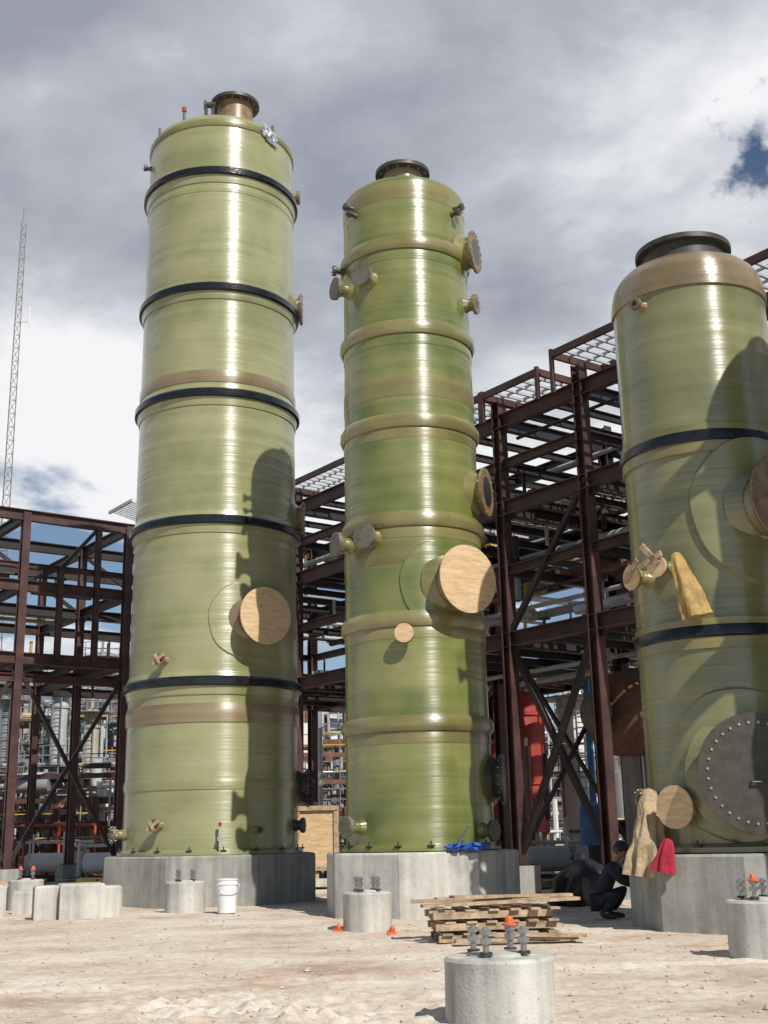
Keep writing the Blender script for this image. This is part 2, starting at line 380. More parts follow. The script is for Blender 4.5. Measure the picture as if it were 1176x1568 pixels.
def drape(name,x,y,z,h,r,mk,tilt,sq=.6,k=5,r0=.05,sd=0,amp=.25):
    b=MB(); P=22
    prof=[(r0+(r-r0)*(i/P)**.7,h*(1-i/P)) for i in range(P+1)]
    def fold(a,zz):
        u=1-zz/h
        return 1+amp*u*math.sin(k*a+sd+1.5*noise.noise(V((zz*2,sd,0))))+.35*noise.noise(V((math.cos(a)*1.6+sd,math.sin(a)*1.6,zz*2.2)))+.1*noise.noise(V((math.cos(a)*5,math.sin(a)*5,zz*7)))
    b.lathe([(0.001,h+.03),(r0*.6,h+.02)]+prof,mk,n=96,fold=fold)
    o=b.build(name,(x,y,z),tilt,ang=60); o.scale=(1,sq,1); return o
drape('canvas_cover',5.24,19.97,5.05,1.15,.25,'cloth',(rad(-6),rad(-12),0),.5,4,.07,3)
drape('canvas_cover',4.25,20.95,.84,1.42,.31,'jacket',(0,rad(7),0),.9,7,.09,4,.32)
drape('red_cloth',4.42,20.33,.92,.52,.17,'redcloth',(0,rad(12),0),.8,5,.07,5,.3)
def heap(name,x,y,r,h,mk,sd):
    b=MB(); b.lathe([(r,-.05),(r*.97,h*.25),(r*.8,h*.6),(r*.5,h*.85),(r*.2,h*.98),(.001,h)],mk,n=64,fold=lambda a,z:1+.5*noise.noise(V((math.cos(a)*1.3+sd,math.sin(a)*1.3,z*2)))+.15*noise.noise(V((math.cos(a)*5,math.sin(a)*5+sd,z*6))))
    b.build(name,(x,y,0),ang=50)
heap('plastic_sheet',4.4,28.5,.7,1.0,'blackplastic',7)
b=MB()
for i in range(26):
    t=i/26; b.box((1.2+t*.75,25.33+.05*math.sin(i)-.02,1.31+.06*random.random()),.16,.14,.05,'bluecloth',Matrix.Rotation(random.uniform(-1,1),3,'Z')@Matrix.Rotation(random.uniform(-.6,.6),3,'X'),.03)
b.tube((1.25,25.35,1.3),(1.6,25.2,1.75),.010,None,6,'bluecloth')
b.build('blue_tarp')

# ------------------------------------------------------------------ worker crouching behind the plinth of the right-hand column
def skin_part(name,verts,edges,radii,mk,parent,root=0,sub=2):
    me=bpy.data.meshes.new(name); me.from_pydata(verts,edges,[]); me.materials.append(M[mk])
    ob=bpy.data.objects.new(name,me); scene.collection.objects.link(ob)
    md=ob.modifiers.new('skin','SKIN'); md.use_smooth_shade=True
    if not me.skin_vertices: me.skin_vertices.new()
    for i,r in enumerate(radii):
        sv=me.skin_vertices[0].data[i]; rr=r if isinstance(r,tuple) else (r,r); sv.radius=rr; sv.use_root=(i==root)
    s=ob.modifiers.new('sub','SUBSURF'); s.levels=sub; s.render_levels=sub
    ob.parent=parent; return ob
wk=bpy.data.objects.new('worker',None); scene.collection.objects.link(wk)
skin_part('work_jacket',[(0,0,.32),(.03,0,.45),(.12,0,.62),(.23,0,.76),(.28,0,.84),(.22,.17,.78),(.22,-.17,.78),(.38,.25,.58),(.39,-.24,.58),(.58,.15,.50),(.58,-.13,.50)],
 [(0,1),(1,2),(2,3),(3,4),(3,5),(3,6),(5,7),(6,8),(7,9),(8,10)],
 [(.17,.15),(.165,.145),(.17,.145),(.16,.13),(.07,.07),.085,.085,.062,.062,.045,.045],'navy',wk)
skin_part('trousers',[(-.02,0,.28),(0,.10,.26),(0,-.10,.26),(.36,.19,.46),(.33,-.19,.40),(.12,.17,.12),(.08,-.16,.12)],
 [(0,1),(0,2),(1,3),(2,4),(3,5),(4,6)],[(.15,.14),.11,.11,.082,.082,.06,.06],'navy',wk)
for k,(ax,ay) in enumerate(((.12,.17),(.08,-.16))):
    skin_part('boot_%d'%(k+1),[(ax-.03,ay,.17),(ax-.04,ay,.06),(ax+.08,ay,.05),(ax+.2,ay,.04)],[(0,1),(1,2),(2,3)],[.06,(.055,.05),(.05,.045),(.042,.035)],'boot',wk)
skin_part('neck',[(.26,0,.80),(.315,0,.93)],[(0,1)],[.06,.055],'skin',wk,0,1)
b=MB(); vs=[];fs=[];nu,nv=32,24
for j in range(nv+1):
    ph=math.pi*j/nv
    for i in range(nu):
        th_=2*math.pi*i/nu; X=math.sin(ph)*math.cos(th_); Y=math.sin(ph)*math.sin(th_); Z=math.cos(ph)
        x=X*.098;y=Y*.078;z=Z*.125
        if Z<0: y*=1-.28*(-Z); x*=1-.06*(-Z)
        if X>.6:
            x+=.028*math.exp(-((Y/.16)**2+((Z+.12)/.2)**2))
            x-=.012*math.exp(-(((abs(Y)-.33)/.16)**2+((Z-.08)/.12)**2))
            x+=.008*math.exp(-((Y/.3)**2+((Z+.5)/.08)**2)); x+=.012*math.exp(-((Y/.3)**2+((Z+.82)/.15)**2))
        vs.append((x,y,z))
for j in range(nv):
    for i in range(nu): fs.append((j*nu+i,(j+1)*nu+i,(j+1)*nu+(i+1)%nu,j*nu+(i+1)%nu))
b.add(vs,fs,'skin')
for s in(-1,1):
    b.tube((.078,s*.03,.01),(.093,s*.03,.01),.010,.006,10,'eye')
    b.tube((.0,s*.072,-.01),(-.012,s*.09,.0),.028,.02,12,'skin')
b.tube((.085,-.022,-.064),(.085,.022,-.064),.006,.006,8,'redcloth')
hd=b.build('head',(.355,0,1.02),(0,rad(28),0),ang=80); hd.parent=wk
b=MB()
b.lathe([(.112,0),(.114,.03),(.10,.08),(.06,.115),(.001,.125)],'navy',n=32)
b.add([(.09,-.07,.004),(.20,-.05,-.01),(.20,.05,-.01),(.09,.07,.004),(.09,-.07,.018),(.20,-.05,.004),(.20,.05,.004),(.09,.07,.018)],[(0,3,2,1),(4,5,6,7),(0,1,5,4),(1,2,6,5),(2,3,7,6)],'navy')
b.lathe([(.07,-.09),(.098,-.05),(.104,0.002)],'eye',(-.025,0,0),24)
cp=b.build('cap',(.365,0,1.06),(0,rad(24),0),ang=50); cp.parent=wk
for sgn,w in((1,(.58,.15,.50)),(-1,(.58,-.13,.50))):
    W=V(w); dirs=V((.8,-.25*sgn,-.5)).normalized(); side=V((.2,-1*sgn,0)).normalized(); dn=V((.3,0,-1)).normalized()
    v=[tuple(W),tuple(W+dirs*.05),tuple(W+dirs*.09)]; e=[(0,1),(1,2)]; r=[.026,(.036,.018),(.036,.016)]
    for k in range(4):
        ln=(.07,.08,.075,.06)[k]; o=side*(.032-.021*k); st=W+dirs*.095+o
        i0=len(v); v+= [tuple(st),tuple(st+dirs*ln*.55+dn*.008),tuple(st+dirs*ln*.85+dn*ln*.45)]; e+=[(2,i0),(i0,i0+1),(i0+1,i0+2)]; r+=[.0095,.009,.0075]
    i0=len(v); st=W+dirs*.035+side*.035; v+=[tuple(st),tuple(st+dirs*.03+side*.03),tuple(st+dirs*.06+side*.035+dn*.02)]; e+=[(1,i0),(i0,i0+1),(i0+1,i0+2)]; r+=[.013,.011,.009]
    skin_part('hand_%s'%('left' if sgn>0 else 'right'),v,e,r,'skin',wk,1,1)
wk.location=(3.98,23.9,-.01); wk.scale=(1.2,1.2,1.2); wk.rotation_euler=(0,0,rad(-25))

# ------------------------------------------------------------------ steel structure
e1=V((.59,-.807,0)).normalized(); e2=V((.807,.59,0)).normalized(); C0=V((3.4,33.0,0))
def G(t,s,z): return C0+e1*t+e2*s+V((0,0,z))
def pier(b,p,h=.75,w=.75):
    b.box(V((p.x,p.y,h/2-.1)),w,w,h+.2,'conc',Matrix.Rotation(math.atan2(e1.y,e1.x),3,'Z'))
    b.box(V((p.x,p.y,h+.02)),.5,.5,.04,'steel_dk',Matrix.Rotation(math.atan2(e1.y,e1.x),3,'Z'))
def xbrace(b,p,q,z1,z2,m='steel_dk',w=.1):
    b.bar(V((p.x,p.y,z1)),V((q.x,q.y,z2)),w,w,m); b.bar(V((q.x,q.y,z1))+V((.05,.05,0)),V((p.x,p.y,z2))+V((.05,.05,0)),w,w,m)
def pipes(b,gen,n,zs,rr,mats):
    for i in range(n):
        p,q,up=gen(); z=random.choice(zs)+random.choice([.3,.42,.55,-.35,.8]); r=random.choice(rr); m=random.choice(mats)
        b.tube(p+V((0,0,z)),q+V((0,0,z)),r,None,10,m)
        if random.random()<.55:
            c=p.lerp(q,random.random())+V((0,0,z)); d=(q-p).normalized()
            b.tube(c-d*.04,c+d*.04,r*1.9,None,12,m); b.tube(c,c+V((0,0,random.choice([-1.1,.9,.6]))),r*.8,None,10,m)
b=MB()
T=[-17,-11.1,-5.5,0,3.3,8,13,18]; S=[0,4.4,9]; LV=[6.75,10.5,13.1]
for t in T:
    for s in S:
        g=G(t,s,0); pier(b,g)
        b.ibeam(G(t,s,.78),G(t,s,13.8),.3,.32,'steel',.04)
        for z in LV:
            q=G(t,s,z); b.bar(q-e1*.34+V((0,0,-.28)),q+e1*.34+V((0,0,-.28)),.04,.2,'steel_dk')
for z in LV:
    for s in S:
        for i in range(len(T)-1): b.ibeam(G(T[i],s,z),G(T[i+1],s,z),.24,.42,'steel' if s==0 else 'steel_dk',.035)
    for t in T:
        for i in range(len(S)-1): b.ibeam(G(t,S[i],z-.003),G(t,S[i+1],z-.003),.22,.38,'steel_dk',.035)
    for i in range(len(T)-1):
        n=max(1,int((T[i+1]-T[i])/1.5))
        for k in range(1,n+1):
            t=T[i]+(T[i+1]-T[i])*k/(n+1); b.ibeam(G(t,0,z-.05),G(t,9,z-.05),.14,.22,'steel_dk',.02)
for z in(8.7,11.8):
    for s in(0,4.4):
        for i in range(len(T)-1):
            if random.random()<.75: b.ibeam(G(T[i],s,z),G(T[i+1],s,z),.18,.26,'steel',.025)
    for t in T: b.ibeam(G(t,0,z),G(t,4.4,z),.18,.24,'steel_dk',.025)
xbrace(b,G(0,0,0),G(3.3,0,0),.9,6.6,'steel_dk',.15); xbrace(b,G(0,0,0),G(0,4.4,0),.9,6.6)
xbrace(b,G(-11.1,4.4,0),G(-5.5,4.4,0),.9,6.6); xbrace(b,G(3.3,9,0),G(8,9,0),.9,6.6)
for a_,c_ in((-17,-11.1),(0,3.3),(8,13)):
    b.bar(G(a_,0,6.85),G(c_,0,10.6),.14,.14,'steel_dk')
    b.bar(G(a_,4.4,13.1),G(c_,4.4,10.6),.14,.14,'steel_dk')
def grating(b,t0,t1,s0,s1,z):
    for s in(s0,s1): b.bar(G(t0,s,z),G(t1,s,z),.09,.2,'steel')
    for t in(t0,t1): b.bar(G(t,s0,z),G(t,s1,z),.09,.2,'steel')
    n=int((t1-t0)/.34)
    for k in range(1,n): b.bar(G(t0+(t1-t0)*k/n,s0,z+.02),G(t0+(t1-t0)*k/n,s1,z+.02),.06,.07,'galv')
    n=max(2,int((s1-s0)/.6))
    for k in range(1,n): b.bar(G(t0,s0+(s1-s0)*k/n,z+.06),G(t1,s0+(s1-s0)*k/n,z+.06),.06,.06,'galv')
for t0,t1,z in((-16.8,-11.3,13.8),(-11.1,-5.6,13.8),(-5.4,-.1,13.8),(.0,2.3,13.8),(2.9,7.9,14.1),(8.1,12.9,14.1),(13.1,18,14.1)):
    grating(b,t0,t1,-.6,1.3,z)
    for t in(t0,t1): b.bar(G(t,-.6,13.0),G(t,-.6,z+.15),.1,.1,'steel')
for t0,t1,z in((-5,-1.5,10.85),(.3,3.0,10.85),(3.6,7.8,7.1),(-10.5,-6,7.1)): grating(b,t0,t1,1.2,4.0,z)
mats=['galv','pipe_tan','pipe_rust','steel_dk','galv','steel_dk','lgray']
def g1():
    s=random.uniform(.4,8.6); a=random.uniform(-17,10); return G(a,s,0),G(a+random.uniform(3,9),s,0),0
def g2():
    t=random.uniform(-16,12); a=random.uniform(.2,5); return G(t,a,0),G(t,a+random.uniform(2,4),0),0
pipes(b,g1,95,[6.8,8.6,10.5,10.5,11.9],[.05,.07,.1,.14],mats); pipes(b,g2,75,[6.8,8.6,10.5,10.5],[.05,.07,.1],mats)
for i in range(55):
    t=random.uniform(-16,10); s=random.uniform(.5,8.5); z=random.choice([2,6.8,10.5]); b.tube(G(t,s,z),G(t,s,z+random.uniform(1.5,3.6)),random.choice([.04,.06,.1]),None,8,random.choice(mats))
for i in range(26):
    t=random.uniform(-12,9); s=random.uniform(.4,4.5); z=random.choice([7.2,8.9,10.9]); c=G(t,s,z); m_=random.choice(['dark_flange','pipe_rust','yellow','galv'])
    b.tube(c-e1*.3,c+e1*.3,.13,None,12,m_); b.tube(c-e1*.3,c-e1*.22,.24,None,14,m_); b.tube(c+e1*.22,c+e1*.3,.24,None,14,m_); b.tube(c,c+V((0,0,.5)),.05,None,8,m_); b.tube(c+V((0,0,.5)),c+V((0,0,.54)),.2,None,14,m_)
# left wing
T2=[-17.0,-21.5,-26]; S2=[.1,-3.9,-7.9,-11.9,-15.9,-19.9]; LV2=[7.9,10.5,13.1]
for t in T2:
    for s in S2: pier(b,G(t,s,0)); b.ibeam(G(t,s,.78),G(t,s,13.2),.28,.3,'steel',.04)
    for z in LV2:
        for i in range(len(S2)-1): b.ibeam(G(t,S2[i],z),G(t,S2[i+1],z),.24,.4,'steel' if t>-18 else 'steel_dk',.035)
    for i in range(len(S2)-1):
        a,c=S2[i],S2[i+1]
        if t>-18:
            xbrace(b,G(t,a,0),G(t,c,0),.9,7.6,'steel_dk',.13)
            b.ibeam(G(t,a-1.2,7.9),G(t,a-1.2,13),.2,.2,'steel',.03); b.ibeam(G(t,a-2.6,7.9),G(t,a-2.6,11.3),.2,.2,'steel',.03)
            b.bar(G(t,a-1.2,13),G(t,a-2.6,11.3),.13,.13,'steel_dk'); b.bar(G(t,a-2.6,11.3),G(t,c,10.6),.13,.13,'steel_dk')
        elif t>-22: b.bar(G(t,a,10.5),G(t,c,13.0),.13,.13,'steel_dk')
for z in LV2:
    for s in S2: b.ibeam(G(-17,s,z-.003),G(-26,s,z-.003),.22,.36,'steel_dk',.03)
    for s in [(-.1-1.33*k) for k in range(14)]:
        if z<9: b.ibeam(G(-17,s,z-.05),G(-21.5,s,z-.05),.13,.2,'steel_dk',.02)
b.ibeam(G(-17,.1,7.2),G(-17,-19,7.2),.2,.28,'steel',.03); b.ibeam(G(-17.2,.1,11.3),G(-17.2,-19,11.3),.14,.2,'steel',.03)
def g3():
    t=random.uniform(-25,-17.5); a=random.uniform(-15,-3); return G(t,a,0),G(t,a+random.uniform(2,5),0),0
pipes(b,g3,30,[7.9,10.5],[.05,.08,.12],mats)
for k in range(9): b.bar(G(-17.2-k*.22,-1.0,13.7),G(-17.2-k*.22,-3.8,14.3),.06,.08,'galv')
for s in(-1.0,-2.4,-3.8): b.bar(G(-17,s,13.7+(-1-s)*.21),G(-19.2,s,13.7+(-1-s)*.21),.08,.12,'galv')
b.bar(G(-17.5,-3.2,13.1),G(-17.5,-3.2,14.1),.1,.1,'steel')
b.build('steel_structure',smooth=False)

# ------------------------------------------------------------------ equipment in/behind the structure
def horiz_vessel(x,y,z,r,L,mk,name):
    b=MB(); d=-e2
    p=V((x,y,z)); b.tube(p,p-d*L,r,None,48,mk,False)
    for sg,o in((1,p),(-1,p-d*L)):
        prev=(r,0)
        for k in range(1,7):
            a=k/6*math.pi/2; cur=(r*math.cos(a)+.001,.5*r*math.sin(a))
            b.tube(o+d*sg*prev[1],o+d*sg*cur[1],prev[0],cur[0],48,mk,False); prev=cur
    b.tube(p+d*.45*r,p+d*(.5*r+.25),.34*r,None,32,'dark_flange'); b.tube(p+d*(.5*r+.25),p+d*(.5*r+.33),.48*r,None,32,'gray_flange')
    for k in(.2,.8):
        q=p-d*L*k; b.bar(V((q.x,q.y,.3)),V((q.x,q.y,z-r*.6)),.4,r*1.3,'conc')
    for k in(.3,.6): q=p-d*L*k; b.tube(q,q+V((0,0,r+.5)),.2,None,16,mk); b.tube(q+V((0,0,r+.5)),q+V((0,0,r+.6)),.32,None,16,mk)
    return b.build(name)
horiz_vessel(6.3,33.2,4.7,1.15,5,'pipe_rust','horizontal_vessel')
def vert_tank(name,x,y,r,z0,h,mk,dome=.35,rings=3,cone=False,legs=False,ladder=True):
    b=MB(); prof=[(r*.05 if cone else r,z0-(r if cone else 0)),(r,z0),(r,z0+h)]
    for f,k in((.97,.2),(.88,.45),(.7,.7),(.4,.92),(0,1)): prof.append((r*f,z0+h+dome*r*2*k*.6))
    b.lathe(prof,mk,n=36)
    for i in range(rings):
        z=z0+h*(i+.7)/rings; b.lathe([(r-.02,z-.08),(r+.06,z-.07),(r+.06,z+.07),(r-.02,z+.08)],mk,n=36)
    if legs or z0>.3:
        for k in range(4):
            a=k*math.pi/2+.5; b.bar(V((r*.9*math.cos(a),r*.9*math.sin(a),0)),V((r*.9*math.cos(a),r*.9*math.sin(a),z0+.3)),.15,.15,'lgray')
    if ladder:
        for o in(-.22,.22): b.tube((o,-r-.15,.2),(o,-r-.15,z0+h+.5),.035,None,6,'mgray')
        for k in range(int((z0+h)/.4)): b.tube((-.22,-r-.15,.4*k+.3),(.22,-r-.15,.4*k+.3),.025,None,4,'mgray')
        for zz in (z0+h*.55,z0+h):
            b.lathe([(r+.02,zz-.05),(r+.6,zz-.05),(r+.6,zz),(r+.02,zz)],'mgray',n=24)
            for k in range(12):
                a=2*math.pi*k/12; b.tube((math.cos(a)*(r+.57),math.sin(a)*(r+.57),zz),(math.cos(a)*(r+.57),math.sin(a)*(r+.57),zz+1),.03,None,4,'mgray')
            for hh in(.5,1.0):
                for k in range(16):
                    a=2*math.pi*k/16;c=2*math.pi*(k+1)/16; b.tube((math.cos(a)*(r+.57),math.sin(a)*(r+.57),zz+hh),(math.cos(c)*(r+.57),math.sin(c)*(r+.57),zz+hh),.03,None,4,'mgray')
        b.tube((0,0,z0+h),(0,0,z0+h+r*.8+.4),.1,None,8,mk)
        b.tube((r+.2,-.2,.5),(r+.2,-.2,z0+h*.9),.09,None,8,'pipe_rust' if r>1 else 'galv')
    return b.build(name,(x,y,0))
vert_tank('red_vessel',5.0,45.5,.85,1.6,5.0,'red',.5,2,True,True,False)
vert_tank('red_vessel',4.05,44.5,.5,1.2,3.4,'red',.5,2,True,True,False)
vert_tank('white_tank',10.6,51,1.5,.3,9.0,'white',.4,4)
vert_tank('white_tank',7.2,46,.8,.3,6.2,'white',.4,4)
b=MB(); b.tube((5.9,36,1.2),(5.9,36,2.1),.4,None,20,'blue'); b.lathe([(.2,2.1),(.4,2.1),(.36,2.3),(.15,2.4),(0,2.4)],'blue',(5.9,36,0),24); b.tube((5.9,36,0),(5.9,36,1.2),.2,None,12,'steel_dk'); b.tube((6.3,36,1.7),(7.2,36,1.7),.2,None,12,'steel_dk'); b.build('blue_pump')
b=MB(); b.tube((6.6,40,0),(6.6,40,7.9),.12,None,12,'blue'); b.tube((6.6,40,7.9),(7.4,40,7.9),.12,None,12,'blue'); b.tube((6.6,40,7.6),(6.6,40,8.05),.2,None,12,'blue'); b.build('blue_standpipe')

b=MB()
b.box((-2.35,40,1.55),1.35,1.2,2.0,'ply')
for s in(-1,1):
    b.box((-2.35+s*.6,39.36,1.55),.12,.05,2.0,'lumber'); b.box((-2.35,39.33,1.55+s*.92),1.36,.05,.13,'lumber')
for k in(-.5,0,.5): b.box((-2.35+k,40,.42),.12,1.2,.2,'lumber')
b.box((-2.35,40,.2),1.5,1.4,.24,'conc_w')
b.build('plywood_crate')
def skid(x,y,w,h,rot,name='equipment_skid'):
    b=MB(); 
    b.ibeam((-w/2,-.6,.2),(w/2,-.6,.2),.15,.25,'steel_dk',.03); b.ibeam((-w/2,.6,.2),(w/2,.6,.2),.15,.25,'steel_dk',.03)
    for k in(-.5,-.17,.17,.5): b.bar(V((w*k,-.6,.2)),V((w*k,.6,.2)),.12,.15,'steel_dk')
    b.tube((-w*.35,0,.8),(w*.1,0,.8),.38,None,20,random.choice(['lgray','blue','white','lgray'])); b.tube((-w*.4,0,.8),(-w*.35,0,.8),.25,.38,20,'lgray')
    b.box((w*.3,0,.8),w*.25,.6,.8,random.choice(['dark_flange','beige','lgray']))
    for i in range(8):
        xx=random.uniform(-w/2,w/2); yy=random.uniform(-.5,.5); b.tube((xx,yy,.3),(xx,yy,h*random.uniform(.5,1)),random.choice([.04,.07]),None,8,random.choice(mats))
    for z in(h*.5,h*.8): b.tube((-w/2,.2,z),(w/2,.2,z),.06,None,8,random.choice(mats))
    b.build(name,(x,y,0),(0,0,rot))
for x,y,w,h,r in((2.9,41,2.4,1.8,.3),(5.2,38.6,2.6,1.6,.1),(7,41,2.5,2,.6),(6.0,50,3,2,.4),(8.5,48,3,2.5,0),(-1.2,47,2.6,2,.1),(-2.8,52,3,2.6,.3),(-10.5,47,3,1.8,0),(-13.5,50,3,2,.3),(4.2,55,3,2.4,0)): skid(x,y,w,h,r)
def timber(name,x,y,n,ln,zmax,rot,spread):
    b=MB()
    for i in range(n):
        z=.06+(i//3)*.075; b.box((random.uniform(-.1,.1),(i%3-1)*spread+random.uniform(-.05,.05),z),ln*random.uniform(.85,1.05),.2,.05,'lumber',Matrix.Rotation(random.uniform(-.18,.18),3,'Z'))
    b.build(name,(x,y,0),(0,0,rot),smooth=False)
timber('timber_pile',4.0,37,9,2.4,.5,.3,.3); timber('timber_pile',2.5,36,6,2,.5,-.5,.3); timber('timber_pile',-8.6,44,9,2.2,.5,.2,.35)
b=MB()
for i,(x,c) in enumerate(((-9.6,'blackplastic'),(-9.0,'yellow'),(-8.3,'yellow'),(-10.6,'blackplastic'),(-11.6,'lumber'))):
    b.box((x,37,.34),.62,.6,.38,c,None,.03); b.box((x,36.68,.34),.5,.04,.06,'lumber')
for k in range(6): b.box((-10,36.7+k*.12,.1),4.2,.09,.05,'lumber')
b.build('material_pallet',smooth=False)
# red tube scaffolding in front of the distant plant
def scaffold(x,y,w,d,h,rot):
    b=MB(); n=int(w/1.6)
    for i in range(n+1):
        xx=-w/2+w*i/n
        for yy in(-d/2,d/2): b.tube((xx,yy,0),(xx,yy,h*random.choice([.8,1,1])),.06,None,6,'scaf')
        for k in(.33,.66,.98): b.tube((xx,-d/2,h*k),(xx,d/2,h*k),.05,None,6,'scaf')
        if i<n and i%2==0:
            b.tube((xx,-d/2,.1),(xx+w/n,-d/2,h*.33),.045,None,6,'scaf'); b.tube((xx,-d/2,h*.66),(xx+w/n,-d/2,h*.33),.045,None,6,'scaf')
    for k in(.33,.66,.98):
        for yy in(-d/2,d/2): b.tube((-w/2,yy,h*k),(w/2,yy,h*k),.05,None,6,'scaf')
    for k in(.34,.67):
        for j in range(3): b.box((0,-d/2+d*(j+.5)/3,h*k+.06),w*random.uniform(.5,.95),.3,.04,'lumber')
    b.build('scaffolding',(x,y,0),(0,0,rot))
scaffold(-17.5,57,8,1.6,2.4,.05); scaffold(-13.0,58.5,5,1.6,3.4,-.05); scaffold(-1.8,58,3.5,1.6,2.6,0)

# ------------------------------------------------------------------ distant plant
def process_unit(x,y,w,d,h,rot,dens=1.0,name='process_unit'):
    b=MB(); cols=['lgray','beige','mgray','pipe_rust','galv','steel','mgray','dark_flange','white','pipe_rust']
    nx=max(2,int(w/3)); lv=[h*k for k in(.28,.52,.76,1)]
    c0=random.choice(['mgray','pipe_rust','steel'])
    for i in range(nx+1):
        xx=-w/2+w*i/nx
        for yy in(-d/2,d/2): b.bar(V((xx,yy,0)),V((xx,yy,h*random.choice([.76,1,1]))),.2,.2,c0)
        for z in lv: b.bar(V((xx,-d/2,z)),V((xx,d/2,z)),.16,.2,c0)
        if i<nx and random.random()<.6: b.bar(V((xx,-d/2,lv[0])),V((xx+w/nx,-d/2,lv[1])),.09,.09,c0)
    for z in lv:
        for yy in(-d/2,d/2): b.bar(V((-w/2,yy,z)),V((w/2,yy,z)),.16,.22,c0)
        b.bar(V((-w/2,-d/2,z+.5)),V((w/2,-d/2,z+.5)),.05,.05,'yellow' if random.random()<.4 else 'mgray'); b.bar(V((-w/2,-d/2,z+1)),V((w/2,-d/2,z+1)),.05,.05,'mgray')
        for k in range(int(w/1.2)): b.bar(V((-w/2+k*1.2,-d/2,z)),V((-w/2+k*1.2,-d/2,z+1)),.05,.05,'mgray')
    for i in range(int(w*3*dens)):
        yy=random.uniform(-d/2-.3,d/2); z=random.choice(lv)+random.uniform(.1,.7); a=random.uniform(-w/2,w/2); l=random.uniform(1,w*.35)
        b.tube((a,yy,z),(min(w/2,a+l),yy,z),random.choice([.05,.08,.13]),None,8,random.choice(cols))
    for i in range(int(w*8*dens)):
        xx=random.uniform(-w/2,w/2); yy=random.uniform(-d/2-.4,d/2); z=random.uniform(0,h*.7)
        b.tube((xx,yy,z),(xx,yy,z+random.uniform(1,h*.55)),random.choice([.05,.07,.1,.2]),None,8,random.choice(cols))
    for i in range(int(w*1.2)):
        xx=random.uniform(-w/2,w/2); z=random.choice([0]+lv[:3])+.7; rr=random.uniform(.25,.6)
        if random.random()<.35: b.tube((xx,-d/2-.1,z),(xx+1.6,-d/2-.1,z),rr*.7,None,16,random.choice(['lgray','mgray','beige','pipe_rust']))
        else: b.tube((xx,0,z-.6),(xx,0,z+random.uniform(1,2.4)),rr,None,16,random.choice(['lgray','white','beige','galv','mgray']))
    b.build(name,(x,y,0),(0,0,rot))
process_unit(-20,66,16,5,7.5,.1,1.5); process_unit(-17,60,9,4,4.6,-.1,1.5); process_unit(-25,75,14,5,10,0,1.3); process_unit(-14.5,72,8,5,9,.1,1.4); process_unit(-17.5,79,9,5,11,0,1.2)
process_unit(-4,72,9,5,9,0,1.4); process_unit(-2,62,6,3,5.5,.1,1.3); process_unit(6,75,8,4,6.5,.1); process_unit(13,80,12,5,8,0); process_unit(22,70,12,5,7,0); process_unit(8.5,62,7,4,6,.05,1.2)
process_unit(0,95,30,6,6,0,.6)
for x,y,r,h,m in((-20.2,63,.6,9,'lgray'),(-18.0,64.5,.9,6,'white'),(-22.2,70,.7,9.5,'beige'),(-18.6,72,1.1,8,'white'),(-21,88,1.2,14,'mgray'),(-24.5,80,.9,12,'beige'),(-17.2,84,1.5,10,'white'),(-15,74,.6,11.5,'mgray'),(-28,78,1.3,10.5,'white'),(-16.2,68,.5,8.5,'galv'),(-19.2,61,.35,8,'mgray'),(-15.2,62,.4,7.4,'beige'),(-17.0,62.5,.45,8.6,'lgray'),(-13.6,64,.5,7,'white')):
    vert_tank('refinery_column',x,y,r,.6,h,m)
for x,y,r,h in((-5.5,88,2.1,9.5),(-3.0,84,1.6,7.5),(12.5,95,3,7),(9.2,88,1.2,9.5),(17,100,4,8),(15,78,1.2,11),(11.2,70,1.0,8)): vert_tank('storage_tank',x,y,r,.2,h,'white' if random.random()<.6 else 'lgray')
b=MB()
b.box((0,0,2.2),16,9,4.4,'beige')
b.add([(-8.3,-4.8,4.4),(8.3,-4.8,4.4),(8.3,0,6),(-8.3,0,6),(-8.3,4.8,4.4),(8.3,4.8,4.4)],[(0,1,2,3),(3,2,5,4),(0,3,4),(1,5,2)],'lgray')
for k in range(5): b.box((-6+3*k,-4.52,1.6),1.5,.06,1.6,'steel_dk')
b.box((0,-4.53,1.5),2.4,.1,3,'lgray')
b.build('metal_shed',(13,112,0))
b=MB()
for k in range(26):
    x=-22+k*.6; yy=54+.3*math.sin(k)
    b.bar(V((x,yy,0)),V((x,yy,1.15)),.05,.05,'steel_dk')
    if k<25:
        yn=54+.3*math.sin(k+1)
        for j in range(9): b.bar(V((x,yy,.15+j*.11)),V((x+.6,yn,.15+j*.11)),.02,.05,'orange')
        for j in range(5): t=j/5; b.bar(V((x+.6*t,yy+(yn-yy)*t-.02,.12)),V((x+.6*t,yy+(yn-yy)*t-.02,1.08)),.03,.02,'orange')
b.build('orange_barrier_fence',smooth=False)

b=MB(); x0,y0=-26.3,80; H=46
def leg(k,z): w=.42*(1-.45*z/H); a=k*2*math.pi/3+.3; return V((x0+w*math.cos(a),y0+w*math.sin(a),z))
for k in range(3): b.tube(leg(k,0),leg(k,H),.045,.03,5,'gray_flange')
for i in range(46):
    for k in range(3):
        b.tube(leg(k,i),leg((k+1)%3,i),.018,None,4,'gray_flange'); b.tube(leg(k,i),leg((k+1)%3,i+1),.02,None,4,'gray_flange')
b.tube((x0,y0,H),(x0,y0,H+1.2),.03,None,5,'red'); b.tube((x0+.2,y0,H-8),(x0+.9,y0,H-8),.03,None,5,'lgray'); b.tube((x0+.9,y0,H-8.4),(x0+.9,y0,H-6.8),.05,None,6,'white')
b.build('lattice_mast')

